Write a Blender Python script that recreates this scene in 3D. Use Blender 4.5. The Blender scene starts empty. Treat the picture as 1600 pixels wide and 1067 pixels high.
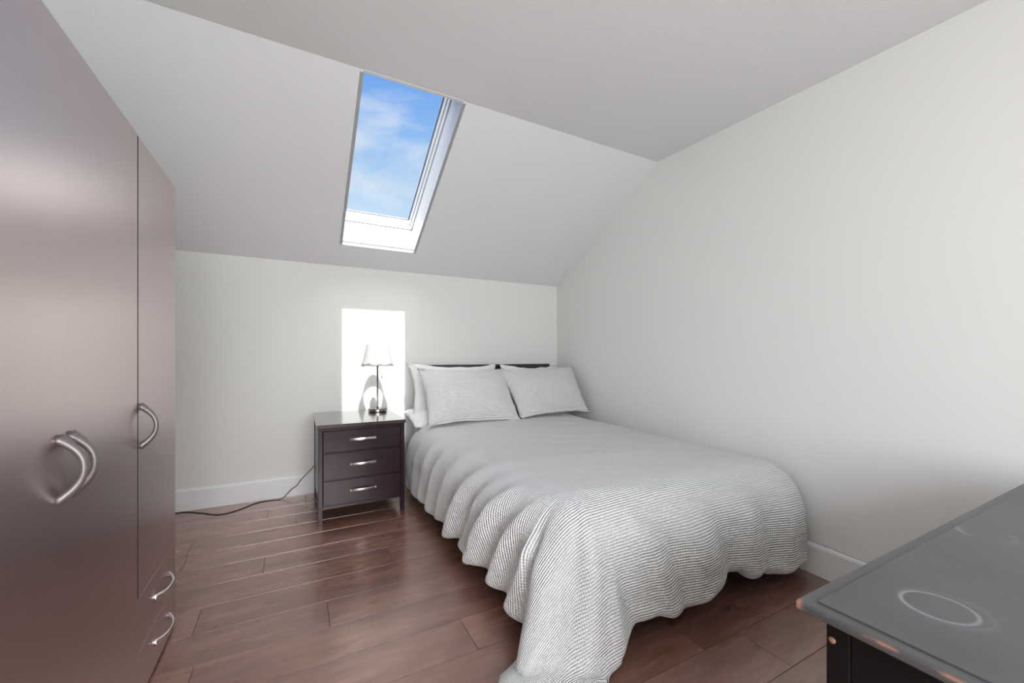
import bpy, bmesh, math, random
from mathutils import Vector, Matrix
from mathutils import noise as mnoise
random.seed(7)
PI = math.pi
C = bpy.context.scene.collection
scene = bpy.context.scene

# ------------------------------------------------------------------ camera
CAM_H = 1.10
YAW = math.atan2(338, 634)
cam_d = bpy.data.cameras.new('camera')
cam = bpy.data.objects.new('camera', cam_d)
C.objects.link(cam)
cam.location = (0, 0, CAM_H)
cam.rotation_euler = (PI / 2, 0, -YAW)
cam_d.sensor_width = 36
cam_d.lens = 634 / 1600 * 36
cam_d.shift_y = 22.5 / 1600
cam_d.clip_start = 0.02
scene.camera = cam

# ------------------------------------------------------------------ colour management
vs = scene.view_settings
vs.view_transform = 'Standard'
vs.look = 'None'
vs.gamma = 1
vs.exposure = 0.38
vs.use_curve_mapping = False

# ------------------------------------------------------------------ node helpers
def N(nt, t, x=0, **k):
    n = nt.nodes.new(t)
    for a, b in k.items():
        if a.startswith('i_'):
            key = a[2:]
            key = int(key) if key.isdigit() else key.replace('_', ' ')
            n.inputs[key].default_value = b
        else:
            setattr(n, a, b)
    return n

def L(nt, a, b):
    nt.links.new(a, b)

def ramp(nt, fac, stops, interp='LINEAR'):
    r = N(nt, 'ShaderNodeValToRGB')
    r.color_ramp.interpolation = interp
    el = r.color_ramp.elements
    while len(el) < len(stops):
        el.new(0.5)
    for e, (p, c) in zip(el, stops):
        e.position = p
        e.color = (c if len(c) == 4 else (*c, 1)) if not isinstance(c, (int, float)) else (c, c, c, 1)
    L(nt, fac, r.inputs[0])
    return r.outputs[0]

def math_n(nt, op, a, b=None, c=None, clamp=False):
    m = N(nt, 'ShaderNodeMath', operation=op, use_clamp=clamp)
    for i, v in enumerate((a, b, c)):
        if v is None:
            continue
        if isinstance(v, (int, float)):
            m.inputs[i].default_value = v
        else:
            L(nt, v, m.inputs[i])
    return m.outputs[0]

def mixc(nt, fac, a, b, mode='MIX'):
    m = N(nt, 'ShaderNodeMix', data_type='RGBA', blend_type=mode)
    for i, v in ((0, fac), (6, a), (7, b)):
        if isinstance(v, (int, float)):
            m.inputs[i].default_value = v
        elif isinstance(v, tuple):
            m.inputs[i].default_value = (*v, 1) if len(v) == 3 else v
        else:
            L(nt, v, m.inputs[i])
    return m.outputs[2]

# ------------------------------------------------------------------ sky
SKY = 0.74
world = bpy.data.worlds.new('sky')
scene.world = world
world.use_nodes = True
nt = world.node_tree
nt.nodes.clear()
tc = N(nt, 'ShaderNodeTexCoord')
sep = N(nt, 'ShaderNodeSeparateXYZ')
L(nt, tc.outputs['Generated'], sep.inputs[0])
grad = ramp(nt, sep.outputs[2], [(0.0, (0.75, 0.86, 1.0)), (0.30, (0.60, 0.79, 1.0)), (0.44, (0.34, 0.59, 0.98)),
                                 (0.57, (0.17, 0.40, 0.93)), (1.0, (0.07, 0.2, 0.7))])
mp = N(nt, 'ShaderNodeMapping')
mp.inputs['Scale'].default_value = (2.2, 2.2, 6.0)
mp.inputs['Location'].default_value = (0.35, 0.3, 0.15)
L(nt, tc.outputs['Generated'], mp.inputs[0])
cn = N(nt, 'ShaderNodeTexNoise', i_Scale=1.6, i_Detail=7.0, i_Roughness=0.55, i_Distortion=0.35)
L(nt, mp.outputs[0], cn.inputs['Vector'])
cov = math_n(nt, 'SUBTRACT', cn.outputs[0], math_n(nt, 'MULTIPLY', sep.outputs[2], 0.62))
cfac = ramp(nt, cov, [(0.20, 0.0), (0.38, 0.7), (0.55, 1.0)])
skyc = mixc(nt, math_n(nt, 'MULTIPLY', cfac, 0.85), grad, (0.95, 0.97, 1.0))
# the half of the sky around the sun (towards -Y) is far brighter than the half in view
dotn = N(nt, 'ShaderNodeVectorMath', operation='DOT_PRODUCT')
L(nt, tc.outputs['Generated'], dotn.inputs[0])
SUN_EL = math.radians(64.9)
dotn.inputs[1].default_value = (0, -math.cos(SUN_EL), math.sin(SUN_EL))
glow = ramp(nt, dotn.outputs['Value'], [(0.0, 1.0), (0.30, 1.0), (0.62, 1.0), (0.80, 1.0), (1.0, 1.0)])
glowm = N(nt, 'ShaderNodeMapRange', i_1=0.50, i_2=0.95, i_3=1.0, i_4=10.0)
glowm.interpolation_type = 'SMOOTHSTEP'
L(nt, dotn.outputs['Value'], glowm.inputs[0])
bg = N(nt, 'ShaderNodeBackground')
L(nt, mixc(nt, math_n(nt, 'MULTIPLY', math_n(nt, 'SUBTRACT', glowm.outputs[0], 1.0), 0.16, clamp=True), skyc, (1.0, 0.98, 0.95)), bg.inputs[0])
L(nt, math_n(nt, 'MULTIPLY', glowm.outputs[0], SKY), bg.inputs[1])
wo = N(nt, 'ShaderNodeOutputWorld')
L(nt, bg.outputs[0], wo.inputs[0])

# ------------------------------------------------------------------ sun and area lights
sd = bpy.data.lights.new('sun', 'SUN')
sd.energy = 5.6
sd.angle = math.radians(0.6)
sd.color = (1.0, 0.985, 0.96)
so = bpy.data.objects.new('sun', sd)
C.objects.link(so)
so.rotation_euler = (PI / 2 - SUN_EL, 0, 0)   # shines towards +Y and down

def area(name, loc, target, sx, sy, energy, color=(1, 1, 1), portal=False):
    d = bpy.data.lights.new(name, 'AREA')
    d.shape = 'RECTANGLE'
    d.size, d.size_y = sx, sy
    d.energy = energy
    d.color = color
    if portal:
        d.cycles.is_portal = True
    o = bpy.data.objects.new(name, d)
    C.objects.link(o)
    o.location = loc
    o.rotation_euler = (Vector(target) - Vector(loc)).to_track_quat('-Z', 'Y').to_euler()
    return o

# ------------------------------------------------------------------ room numbers
D = 3.641            # back wall
KNEE = 1.846         # top of the back (knee) wall
CY, CZ = 2.26, 2.612  # crease between slope and upper ceiling
SL = (CZ - KNEE) / (D - CY)
XL = -1.02           # left wall
XR = 2.49            # right wall (top)
YB = -1.55           # rear wall
CDROP = 0.037        # upper ceiling falls slightly towards the rear
def ceil_z(y):
    return CZ - (CY - y) * CDROP if y < CY else KNEE + SL * (D - y)
def wall_x(y, z):
    """right wall, its foot runs in slightly towards the camera"""
    return XR - (D - y) * 0.068 * max(0.0, 1 - z / 2.2)

# fill light added behind the camera, unseen, and the sky portal of the roof window
RWX, RWZ, RWW, RWH = 0.15, 1.35, 1.8, 1.5
area('rear_fill_light', (RWX, YB - 0.12, RWZ), (RWX + 0.1, 3, RWZ), RWW, RWH, 84, (0.965, 0.98, 1.0))
th = math.atan(SL)
ns_ = Vector((0, math.sin(th), math.cos(th)))
area('sky_portal', Vector((0.6, 3.05, 2.52)), Vector((0.6, 3.05, 2.52)) - ns_, 0.75, 1.5, 1, portal=True)

# ------------------------------------------------------------------ materials
MATS = {}
def mat(name, base=(0.8, 0.8, 0.8), rough=0.5, metal=0.0, spec=0.5, coat=0.0, coat_rough=0.1, sheen=0.0, ior=1.5):
    m = bpy.data.materials.new(name)
    m.use_nodes = True
    b = m.node_tree.nodes['Principled BSDF']
    b.inputs['Base Color'].default_value = (*base, 1)
    b.inputs['Roughness'].default_value = rough
    b.inputs['Metallic'].default_value = metal
    b.inputs['IOR'].default_value = ior
    b.inputs['Specular IOR Level'].default_value = spec
    b.inputs['Coat Weight'].default_value = coat
    b.inputs['Coat Roughness'].default_value = coat_rough
    b.inputs['Sheen Weight'].default_value = sheen
    MATS[name] = m
    return m, m.node_tree, b

def add_bump(nt, b, h, strength=0.2, dist=0.01):
    bp = N(nt, 'ShaderNodeBump', i_Strength=strength, i_Distance=dist)
    L(nt, h, bp.inputs['Height'])
    L(nt, bp.outputs[0], b.inputs['Normal'])
    return bp

def gloss_layer(m, color, rough, ior, gain=1.0):
    """tinted lacquer over the base: glossy layer weighted by Fresnel"""
    nt = m.node_tree
    b = nt.nodes['Principled BSDF']
    b.inputs['Coat Weight'].default_value = 0
    b.inputs['Specular IOR Level'].default_value = 0.2
    g_ = N(nt, 'ShaderNodeBsdfGlossy')
    g_.inputs['Color'].default_value = (*color, 1)
    g_.inputs['Roughness'].default_value = rough
    fr = N(nt, 'ShaderNodeFresnel')
    fr.inputs['IOR'].default_value = ior
    mx = N(nt, 'ShaderNodeMixShader')
    L(nt, math_n(nt, 'MULTIPLY', fr.outputs[0], gain, clamp=True), mx.inputs[0])
    L(nt, b.outputs[0], mx.inputs[1])
    L(nt, g_.outputs[0], mx.inputs[2])
    L(nt, mx.outputs[0], nt.nodes['Material Output'].inputs[0])

def objco(nt, scale=(1, 1, 1), out='Object'):
    t = N(nt, 'ShaderNodeTexCoord')
    m = N(nt, 'ShaderNodeMapping')
    m.inputs['Scale'].default_value = scale
    L(nt, t.outputs[out], m.inputs[0])
    return m.outputs[0]

def noise(nt, vec, scale, detail=3, rough=0.5, dist=0.0):
    n = N(nt, 'ShaderNodeTexNoise', i_Scale=scale, i_Detail=float(detail), i_Roughness=rough, i_Distortion=dist)
    L(nt, vec, n.inputs['Vector'])
    return n.outputs[0]

# wall paint
m, nt, b = mat('wall_paint', (0.80, 0.795, 0.775), 0.55, spec=0.3)
v = objco(nt)
add_bump(nt, b, noise(nt, v, 180, 2), 0.06, 0.002)
# ceiling: stippled knock-down plaster
m, nt, b = mat('ceiling_plaster', (0.80, 0.80, 0.80), 0.8, spec=0.2)
v = objco(nt)
n1 = noise(nt, v, 95, 3, 0.55, 0.5)
h = ramp(nt, n1, [(0.42, 0.0), (0.58, 1.0)])
add_bump(nt, b, h, 0.30, 0.002)
# white trim
m, nt, b = mat('trim_white', (0.84, 0.845, 0.85), 0.35, spec=0.5)
m, nt, b = mat('frame_white', (0.70, 0.70, 0.705), 0.35, spec=0.5)
mat('groove_shade_grey', (0.28, 0.28, 0.29), 0.6)
m, nt, b = mat('gasket_grey', (0.12, 0.12, 0.13), 0.6)

# floor planks
m, nt, b = mat('floor_wood', rough=0.28, spec=0.85, coat=0.8, coat_rough=0.22)
b.inputs['Coat IOR'].default_value = 2.4
b.inputs['Coat Tint'].default_value = (1.0, 0.88, 0.83, 1)
b.inputs['Specular Tint'].default_value = (1.0, 0.86, 0.80, 1)
at = N(nt, 'ShaderNodeAttribute', attribute_name='plank')
sp = N(nt, 'ShaderNodeSeparateColor')
L(nt, at.outputs['Color'], sp.inputs[0])
tcn = N(nt, 'ShaderNodeTexCoord')
cmb = N(nt, 'ShaderNodeCombineXYZ')
L(nt, math_n(nt, 'MULTIPLY', sp.outputs[0], 37.0), cmb.inputs[0])
L(nt, math_n(nt, 'MULTIPLY', sp.outputs[1], 53.0), cmb.inputs[1])
va = N(nt, 'ShaderNodeVectorMath', operation='ADD')
L(nt, tcn.outputs['Object'], va.inputs[0])
L(nt, cmb.outputs[0], va.inputs[1])
mpp = N(nt, 'ShaderNodeMapping')
mpp.inputs['Scale'].default_value = (1.6, 9.0, 1)
L(nt, va.outputs[0], mpp.inputs[0])
g1 = noise(nt, mpp.outputs[0], 2.0, 6, 0.58, 0.7)
mp2 = N(nt, 'ShaderNodeMapping')
mp2.inputs['Scale'].default_value = (1.2, 6.0, 1)
L(nt, va.outputs[0], mp2.inputs[0])
g2 = noise(nt, mp2.outputs[0], 1.3, 2, 0.5, 0.3)
mp3 = N(nt, 'ShaderNodeMapping')
mp3.inputs['Scale'].default_value = (5, 120.0, 1)
L(nt, va.outputs[0], mp3.inputs[0])
g3 = noise(nt, mp3.outputs[0], 2.0, 3, 0.6)
col = ramp(nt, g1, [(0.30, (0.125, 0.052, 0.034)), (0.48, (0.225, 0.105, 0.075)), (0.66, (0.34, 0.175, 0.13))])
col = mixc(nt, ramp(nt, g2, [(0.30, 0.8), (0.65, 0.0)]), col, (0.085, 0.04, 0.029))
col = mixc(nt, 0.35, col, mixc(nt, sp.outputs[2], (0.15, 0.064, 0.043), (0.34, 0.175, 0.13)))
col = mixc(nt, 0.22, col, g3, 'OVERLAY')
# knots
vor = N(nt, 'ShaderNodeTexVoronoi', i_Scale=1.0)
mp4 = N(nt, 'ShaderNodeMapping')
mp4.inputs['Scale'].default_value = (1.9, 5.0, 1)
L(nt, va.outputs[0], mp4.inputs[0])
nz = N(nt, 'ShaderNodeTexNoise', i_Scale=3.0, i_Detail=3.0)
L(nt, mp4.outputs[0], nz.inputs['Vector'])
vv = N(nt, 'ShaderNodeVectorMath', operation='MULTIPLY_ADD')
L(nt, nz.outputs['Color'], vv.inputs[0])
vv.inputs[1].default_value = (0.35, 0.35, 0)
L(nt, mp4.outputs[0], vv.inputs[2])
L(nt, vv.outputs[0], vor.inputs['Vector'])
kn = ramp(nt, vor.outputs['Distance'], [(0.03, 1.0), (0.13, 0.0)])
col = mixc(nt, math_n(nt, 'MULTIPLY', kn, 0.75), col, (0.03, 0.013, 0.010))
L(nt, col, b.inputs['Base Color'])
L(nt, ramp(nt, g2, [(0.3, 0.34), (0.7, 0.22)]), b.inputs['Roughness'])
add_bump(nt, b, g3, 0.05, 0.002)
gloss_layer(m, (1.0, 0.86, 0.80), 0.25, 2.1, 1.2)
m, nt, b = mat('floor_groove', (0.035, 0.016, 0.012), 0.6)

# wardrobe laminate: dark mahogany with a strong silky sheen
def laminate(name, c1, c2, rough, coat, cr, ior=1.5, vertical=True, sc=1.0, spec=0.5, tint=(1, 1, 1), cior=1.5):
    m, nt, b = mat(name, rough=rough, coat=coat, coat_rough=cr, spec=spec, ior=ior)
    v = objco(nt, (28 * sc, 28 * sc, 1.3 * sc) if vertical else (1.3 * sc, 28 * sc, 28 * sc))
    n1 = noise(nt, v, 1.6, 5, 0.5, 0.4)
    L(nt, ramp(nt, n1, [(0.2, c1), (0.7, c2)]), b.inputs['Base Color'])
    add_bump(nt, b, n1, 0.012, 0.001)
    b.inputs['Coat IOR'].default_value = cior
    b.inputs['Coat Tint'].default_value = (*tint, 1)
    b.inputs['Specular Tint'].default_value = (*tint, 1)
    return m
gloss_layer(laminate('wardrobe_laminate', (0.052, 0.028, 0.027), (0.078, 0.044, 0.042), 0.36, 1.0, 0.31, 1.9, tint=(1, 0.885, 0.87), cior=4.2), (1.0, 0.88, 0.865), 0.30, 5.5, 1.15)
laminate('wardrobe_side', (0.04, 0.022, 0.02), (0.06, 0.035, 0.032), 0.45, 0.3, 0.3)
laminate('espresso_wood', (0.021, 0.010, 0.015), (0.029, 0.014, 0.021), 0.25, 0.0, 0.12, vertical=False, spec=0.35)
laminate('espresso_top', (0.022, 0.010, 0.012), (0.045, 0.02, 0.024), 0.25, 1.0, 0.12, vertical=False)
laminate('bed_wood', (0.012, 0.011, 0.010), (0.022, 0.019, 0.017), 0.35, 0.3, 0.2, vertical=False)
mat('trim_grey', (0.40, 0.39, 0.38), 0.7)
mat('lit_edge_pale', (0.45, 0.36, 0.33), 0.5)
mat('gap_dark', (0.008, 0.003, 0.003), 0.8)
mat('pewter', (0.27, 0.235, 0.235), 0.45, 0.75)
mat('brushed_nickel', (0.78, 0.75, 0.74), 0.25, 1.0)
mat('chrome_rose', (0.82, 0.76, 0.75), 0.2, 1.0)
mat('lamp_metal', (0.30, 0.29, 0.28), 0.22, 0.9)
mat('black_rubber', (0.012, 0.012, 0.012), 0.5)
mat('black_paint_side', (0.006, 0.005, 0.005), 0.4, spec=0.2)
mat('copper_wear', (0.30, 0.13, 0.085), 0.45, 0.0)

# lamp shade cloth
m, nt, b = mat('lamp_shade_cloth', (0.74, 0.735, 0.72), 0.8, spec=0.2)
b.inputs['Subsurface Weight'].default_value = 0.0
tr = N(nt, 'ShaderNodeBsdfTranslucent')
tr.inputs[0].default_value = (0.9, 0.89, 0.87, 1)
ms = N(nt, 'ShaderNodeMixShader')
ms.inputs[0].default_value = 0.35
L(nt, b.outputs[0], ms.inputs[1])
L(nt, tr.outputs[0], ms.inputs[2])
L(nt, ms.outputs[0], nt.nodes['Material Output'].inputs[0])

# linen: waffle weave for duvet and pillows, from the cloth's own UVs (metres)
def linen(name, px, py, wx, wy, base=(0.80, 0.80, 0.805), dist=0.004, strength=1.0, warp=0.006):
    m, nt, b = mat(name, base, 0.85, spec=0.15, sheen=0.1)
    uvn = N(nt, 'ShaderNodeUVMap', uv_map='UVMap')
    # slight waviness of the weave
    nz = N(nt, 'ShaderNodeTexNoise', i_Scale=7.0, i_Detail=2.0)
    L(nt, uvn.outputs[0], nz.inputs['Vector'])
    ad = N(nt, 'ShaderNodeVectorMath', operation='MULTIPLY_ADD')
    L(nt, nz.outputs['Color'], ad.inputs[0])
    ad.inputs[1].default_value = (0.006, warp, 0)
    L(nt, uvn.outputs[0], ad.inputs[2])
    s = N(nt, 'ShaderNodeSeparateXYZ')
    L(nt, ad.outputs[0], s.inputs[0])
    hx = math_n(nt, 'ABSOLUTE', math_n(nt, 'SINE', math_n(nt, 'MULTIPLY', s.outputs[0], PI / px)))
    hy = math_n(nt, 'ABSOLUTE', math_n(nt, 'SINE', math_n(nt, 'MULTIPLY', s.outputs[1], PI / py)))
    h = math_n(nt, 'ADD', math_n(nt, 'MULTIPLY', hx, wx), math_n(nt, 'MULTIPLY', hy, wy))
    fz = noise(nt, uvn.outputs[0], 260, 2)
    h2 = math_n(nt, 'ADD', h, math_n(nt, 'MULTIPLY', fz, 0.35))
    add_bump(nt, b, h2, strength, dist)
    # hollows of the weave coloured a little greyer, as shade between the ribs
    L(nt, mixc(nt, ramp(nt, hy, [(0.0, 0.45 * wy), (0.40, 0.0)]), base, (0.55, 0.55, 0.56)), b.inputs['Base Color'])
    return m
linen('duvet_waffle', 0.0115, 0.0105, 0.45, 1.0, base=(0.88, 0.88, 0.885), dist=0.006)
linen('pillow_rib', 0.02, 0.0125, 0.12, 1.0, base=(0.87, 0.87, 0.875), dist=0.006, warp=0.001)
linen('pillow_plain', 0.006, 0.006, 0.1, 0.1, base=(0.83, 0.83, 0.835), dist=0.001)
mat('mattress_cloth', (0.78, 0.78, 0.775), 0.9, spec=0.1)

# dresser top: scuffed black lacquer with ring stains
m, nt, b = mat('dresser_lacquer', (0.07, 0.07, 0.074), 0.42, spec=0.5, coat=0.15, coat_rough=0.3)
t = N(nt, 'ShaderNodeTexCoord')
base_c = (0.065, 0.065, 0.07)
nzs = noise(nt, t.outputs['Object'], 6, 5, 0.6)
col = ramp(nt, nzs, [(0.3, (0.058, 0.056, 0.06)), (0.7, (0.08, 0.08, 0.085))])
def ring(cx, cy, r, w, soft, lo=0.0, hi=1.0):
    s = N(nt, 'ShaderNodeVectorMath', operation='DISTANCE')
    L(nt, t.outputs['Object'], s.inputs[0])
    s.inputs[1].default_value = (cx, cy, 0.0)
    dd = math_n(nt, 'ABSOLUTE', math_n(nt, 'SUBTRACT', s.outputs['Value'], r))
    return ramp(nt, dd, [(w, hi), (w + soft, 0.0)])
RINGS = nt, t, b, ring, col
MAT_DRESS = m

# glass: clear pane with faint reflection
m = bpy.data.materials.new('window_glass'); m.use_nodes = True
MATS['window_glass'] = m
nt = m.node_tree; nt.nodes.clear()
trn = N(nt, 'ShaderNodeBsdfTransparent'); trn.inputs[0].default_value = (0.97, 0.98, 0.98, 1)
gl = N(nt, 'ShaderNodeBsdfGlossy'); gl.inputs['Roughness'].default_value = 0.02
ms = N(nt, 'ShaderNodeMixShader'); ms.inputs[0].default_value = 0.012
L(nt, trn.outputs[0], ms.inputs[1]); L(nt, gl.outputs[0], ms.inputs[2])
o_ = N(nt, 'ShaderNodeOutputMaterial'); L(nt, ms.outputs[0], o_.inputs[0])

# ------------------------------------------------------------------ mesh helpers
def obj(name, bm, m, parent=None, smooth=False, loc=None, bevel=0, solid=None, autos=None):
    me = bpy.data.meshes.new(name)
    bmesh.ops.recalc_face_normals(bm, faces=bm.faces)
    bm.to_mesh(me)
    bm.free()
    o = bpy.data.objects.new(name, me)
    C.objects.link(o)
    ms_ = m if isinstance(m, (list, tuple)) else [m]
    for q in ms_:
        me.materials.append(MATS[q] if isinstance(q, str) else q)
    if parent:
        o.parent = parent
    if loc:
        o.location = loc
    if smooth:
        for p in me.polygons:
            p.use_smooth = True
    if bevel:
        md = o.modifiers.new('bevel', 'BEVEL')
        md.width = bevel
        md.segments = 2
        md.limit_method = 'ANGLE'
        md.harden_normals = False
    return o

def thing(name, label, cat, loc=(0, 0, 0), rotz=0, group=None):
    o = bpy.data.objects.new(name, None)
    C.objects.link(o)
    o.empty_display_size = 0.1
    o.location = loc
    o.rotation_euler = (0, 0, rotz)
    o['label'] = label
    o['category'] = cat
    if group:
        o['group'] = group
    return o

def tag(o, label, cat, group=None):
    o['label'] = label
    o['category'] = cat
    if group:
        o['group'] = group
    return o

def struct(o):
    o['kind'] = 'structure'
    return o

def box(bm, x0, x1, y0, y1, z0, z1, mi=0):
    vs_ = [bm.verts.new(p) for p in ((x0, y0, z0), (x1, y0, z0), (x1, y1, z0), (x0, y1, z0),
                                     (x0, y0, z1), (x1, y0, z1), (x1, y1, z1), (x0, y1, z1))]
    for f in ((0, 3, 2, 1), (4, 5, 6, 7), (0, 1, 5, 4), (1, 2, 6, 5), (2, 3, 7, 6), (3, 0, 4, 7)):
        bm.faces.new([vs_[i] for i in f]).material_index = mi
    return bm

def B(*a):
    return box(bmesh.new(), *a)

def sweep(bm, pts, prof, up=None, caps=True):
    """prof: list of (a,b) offsets or function i,t -> list; along pts"""
    n = len(pts)
    rings = []
    upv = Vector(up) if up else None
    prevN = None
    for i in range(n):
        p = Vector(pts[i])
        tg = (Vector(pts[min(i + 1, n - 1)]) - Vector(pts[max(i - 1, 0)])).normalized()
        if upv is not None:
            a = tg.cross(upv)
            if a.length < 1e-5:
                a = Vector((1, 0, 0))
            a.normalize()
            bb = a.cross(tg).normalized()
        else:
            if prevN is None:
                a = tg.orthogonal().normalized()
            else:
                a = (prevN - tg * prevN.dot(tg)).normalized()
            prevN = a
            bb = tg.cross(a).normalized()
        pr = prof(i / (n - 1)) if callable(prof) else prof
        rings.append([bm.verts.new(p + a * u + bb * w) for u, w in pr])
    m_ = len(rings[0])
    for i in range(n - 1):
        for j in range(m_):
            bm.faces.new((rings[i][j], rings[i][(j + 1) % m_], rings[i + 1][(j + 1) % m_], rings[i + 1][j]))
    if caps:
        bm.faces.new(rings[0][::-1])
        bm.faces.new(rings[-1])
    return bm

def circ(r, n=10, r2=None):
    r2 = r2 or r
    return [(r * math.cos(2 * PI * k / n), r2 * math.sin(2 * PI * k / n)) for k in range(n)]

def lathe(bm, prof, n=32, cx=0, cy=0, close=True):
    rings = []
    for r, z in prof:
        rings.append([bm.verts.new((cx + max(r, 1e-5) * math.cos(2 * PI * k / n), cy + max(r, 1e-5) * math.sin(2 * PI * k / n), z)) for k in range(n)])
    for i in range(len(rings) - 1):
        for k in range(n):
            bm.faces.new((rings[i][k], rings[i][(k + 1) % n], rings[i + 1][(k + 1) % n], rings[i + 1][k]))
    if close:
        bm.faces.new(rings[0][::-1])
        bm.faces.new(rings[-1])
    return bm

def smoothstep(a, b_, x):
    t_ = max(0.0, min(1.0, (x - a) / (b_ - a)))
    return t_ * t_ * (3 - 2 * t_)

# ================================================================== ROOM SHELL
# floor: planks running along X, 0.2 m wide, laid one by one in one mesh
bm = bmesh.new()
lay = bm.loops.layers.float_color.new('plank')
box(bm, XL - 0.1, XR + 0.15, YB - 0.1, D + 0.1, -0.05, -0.0025, 1)
rnd = random.Random(12)
joint = {10: -0.36, 9: 0.124, 7: 0.605, 11: 0.46, 13: -0.52, 12: 1.05, 8: 0.95, 6: 0.2, 5: 1.35, 4: 0.7}
for row in range(-8, 19):
    y0, y1 = row * 0.2, (row + 1) * 0.2
    if y0 >= D: continue
    y1 = min(y1, D)
    start = joint.get(row, rnd.uniform(-1, 1))
    edges = [start]
    x = start
    while x > XL - 0.1:
        x -= rnd.uniform(0.75, 1.5); edges.append(x)
    x = start
    while x < XR + 0.1:
        x += rnd.uniform(0.75, 1.5); edges.append(x)
    edges.sort()
    for xa, xb in zip(edges, edges[1:]):
        xa, xb = max(xa, XL - 0.1), min(xb, XR + 0.15)
        if xb - xa < 0.01: continue
        cval = (rnd.random(), rnd.random(), rnd.random(), 1)
        g, e = 0.0005, 0.0013
        v0 = [bm.verts.new(p) for p in ((xa + g, y0 + g, -0.0025), (xb - g, y0 + g, -0.0025), (xb - g, y1 - g, -0.0025), (xa + g, y1 - g, -0.0025))]
        v1 = [bm.verts.new(p) for p in ((xa + e, y0 + e, 0), (xb - e, y0 + e, 0), (xb - e, y1 - e, 0), (xa + e, y1 - e, 0))]
        fs = [bm.faces.new(v1)] + [bm.faces.new((v0[i], v0[(i + 1) % 4], v1[(i + 1) % 4], v1[i])) for i in range(4)]
        for f in fs:
            f.material_index = 0
            for lp in f.loops:
                lp[lay] = cval
floor = struct(obj('floor', bm, ['floor_wood', 'floor_groove']))

# walls (closed slabs 0.1 m thick)
def slab(name, quad, nrm, m='wall_paint', thick=0.1):
    bm = bmesh.new()
    n_ = Vector(nrm) * thick
    a = [bm.verts.new(p) for p in quad]
    b2 = [bm.verts.new(Vector(p) + n_) for p in quad]
    k = len(quad)
    bm.faces.new(a)
    bm.faces.new(b2[::-1])
    for i in range(k):
        bm.faces.new((a[i], b2[i], b2[(i + 1) % k], a[(i + 1) % k]))
    return struct(obj(name, bm, m))
slab('wall_back', [(XL, D, -0.02), (XR + 0.1, D, -0.02), (XR + 0.1, D, KNEE), (XL, D, KNEE)], (0, 1, 0))
slab('wall_left', [(XL, YB, -0.02), (XL, D, -0.02), (XL, D, KNEE), (XL, CY, CZ), (XL, YB, ceil_z(YB))], (-1, 0, 0))
# right wall: its foot runs slightly inwards
bm = bmesh.new()
ys = [YB + (D - YB) * i / 24 for i in range(25)] + [CY]
ys = sorted(set(ys))
zs = [i / 12 for i in range(13)]
g = [[bm.verts.new((wall_x(y, q * ceil_z(y)), y, -0.02 + q * (ceil_z(y) + 0.02))) for q in zs] for y in ys]
g2 = [[bm.verts.new((XR + 0.12, y, -0.02 + q * (ceil_z(y) + 0.02))) for q in zs] for y in ys]
for i in range(len(ys) - 1):
    for j in range(len(zs) - 1):
        bm.faces.new((g[i][j], g[i + 1][j], g[i + 1][j + 1], g[i][j + 1]))
        bm.faces.new((g2[i][j], g2[i][j + 1], g2[i + 1][j + 1], g2[i + 1][j]))
struct(obj('wall_right', bm, 'wall_paint', smooth=True))
# rear wall with an opening added for the fill light
bm = bmesh.new()
zt = ceil_z(YB)
wx0, wx1, wz0, wz1 = RWX - RWW / 2, RWX + RWW / 2, RWZ - RWH / 2, RWZ + RWH / 2
box(bm, XL, wx0, YB - 0.1, YB, -0.02, zt)
box(bm, wx1, XR + 0.1, YB - 0.1, YB, -0.02, zt)
box(bm, wx0, wx1, YB - 0.1, YB, -0.02, wz0)
box(bm, wx0, wx1, YB - 0.1, YB, wz1, zt)
struct(obj('wall_rear', bm, 'wall_paint'))
bm = bmesh.new()
fw = 0.06
box(bm, wx0, wx1, YB - 0.08, YB + 0.01, wz0, wz0 + fw)
box(bm, wx0, wx1, YB - 0.08, YB + 0.01, wz1 - fw, wz1)
box(bm, wx0, wx0 + fw, YB - 0.08, YB + 0.01, wz0 + fw, wz1 - fw)
box(bm, wx1 - fw, wx1, YB - 0.08, YB + 0.01, wz0 + fw, wz1 - fw)
box(bm, RWX - 0.03, RWX + 0.03, YB - 0.08, YB + 0.01, wz0 + fw, wz1 - fw)
w2 = struct(obj('fill_window', bm, 'frame_white', bevel=0.003))  # unseen window frame, added around the fill light
obj('pane', B(wx0 + fw, wx1 - fw, YB - 0.05, YB - 0.045, wz0 + fw, wz1 - fw), 'window_glass', w2)

# ceiling: upper part and slope with the roof-window opening
SX0, SX1 = 0.320, 0.878
SYB, SYT = 3.418, 2.272          # opening: bottom and top edge (y)
bm = bmesh.new()
def cgrid(xs_, ys_, up=0.0):
    for i in range(len(xs_) - 1):
        for j in range(len(ys_) - 1):
            xa, xb, ya, yb = xs_[i], xs_[i + 1], ys_[j], ys_[j + 1]
            if xa >= SX0 - 1e-6 and xb <= SX1 + 1e-6 and ya >= SYT - 1e-6 and yb <= SYB + 1e-6:
                continue
            bm.faces.new([bm.verts.new((x, y, ceil_z(y) + up)) for x, y in ((xa, ya), (xb, ya), (xb, yb), (xa, yb))])
xs_ = [XL - 0.05, SX0, SX1, XR + 0.12]
ys_ = [YB - 0.1, CY, SYT, SYB, D + 0.1]
cgrid(xs_, ys_)
cgrid(xs_, ys_, 0.03)
bmesh.ops.remove_doubles(bm, verts=bm.verts, dist=1e-5)
struct(obj('ceiling', bm, 'ceiling_plaster'))

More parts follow.
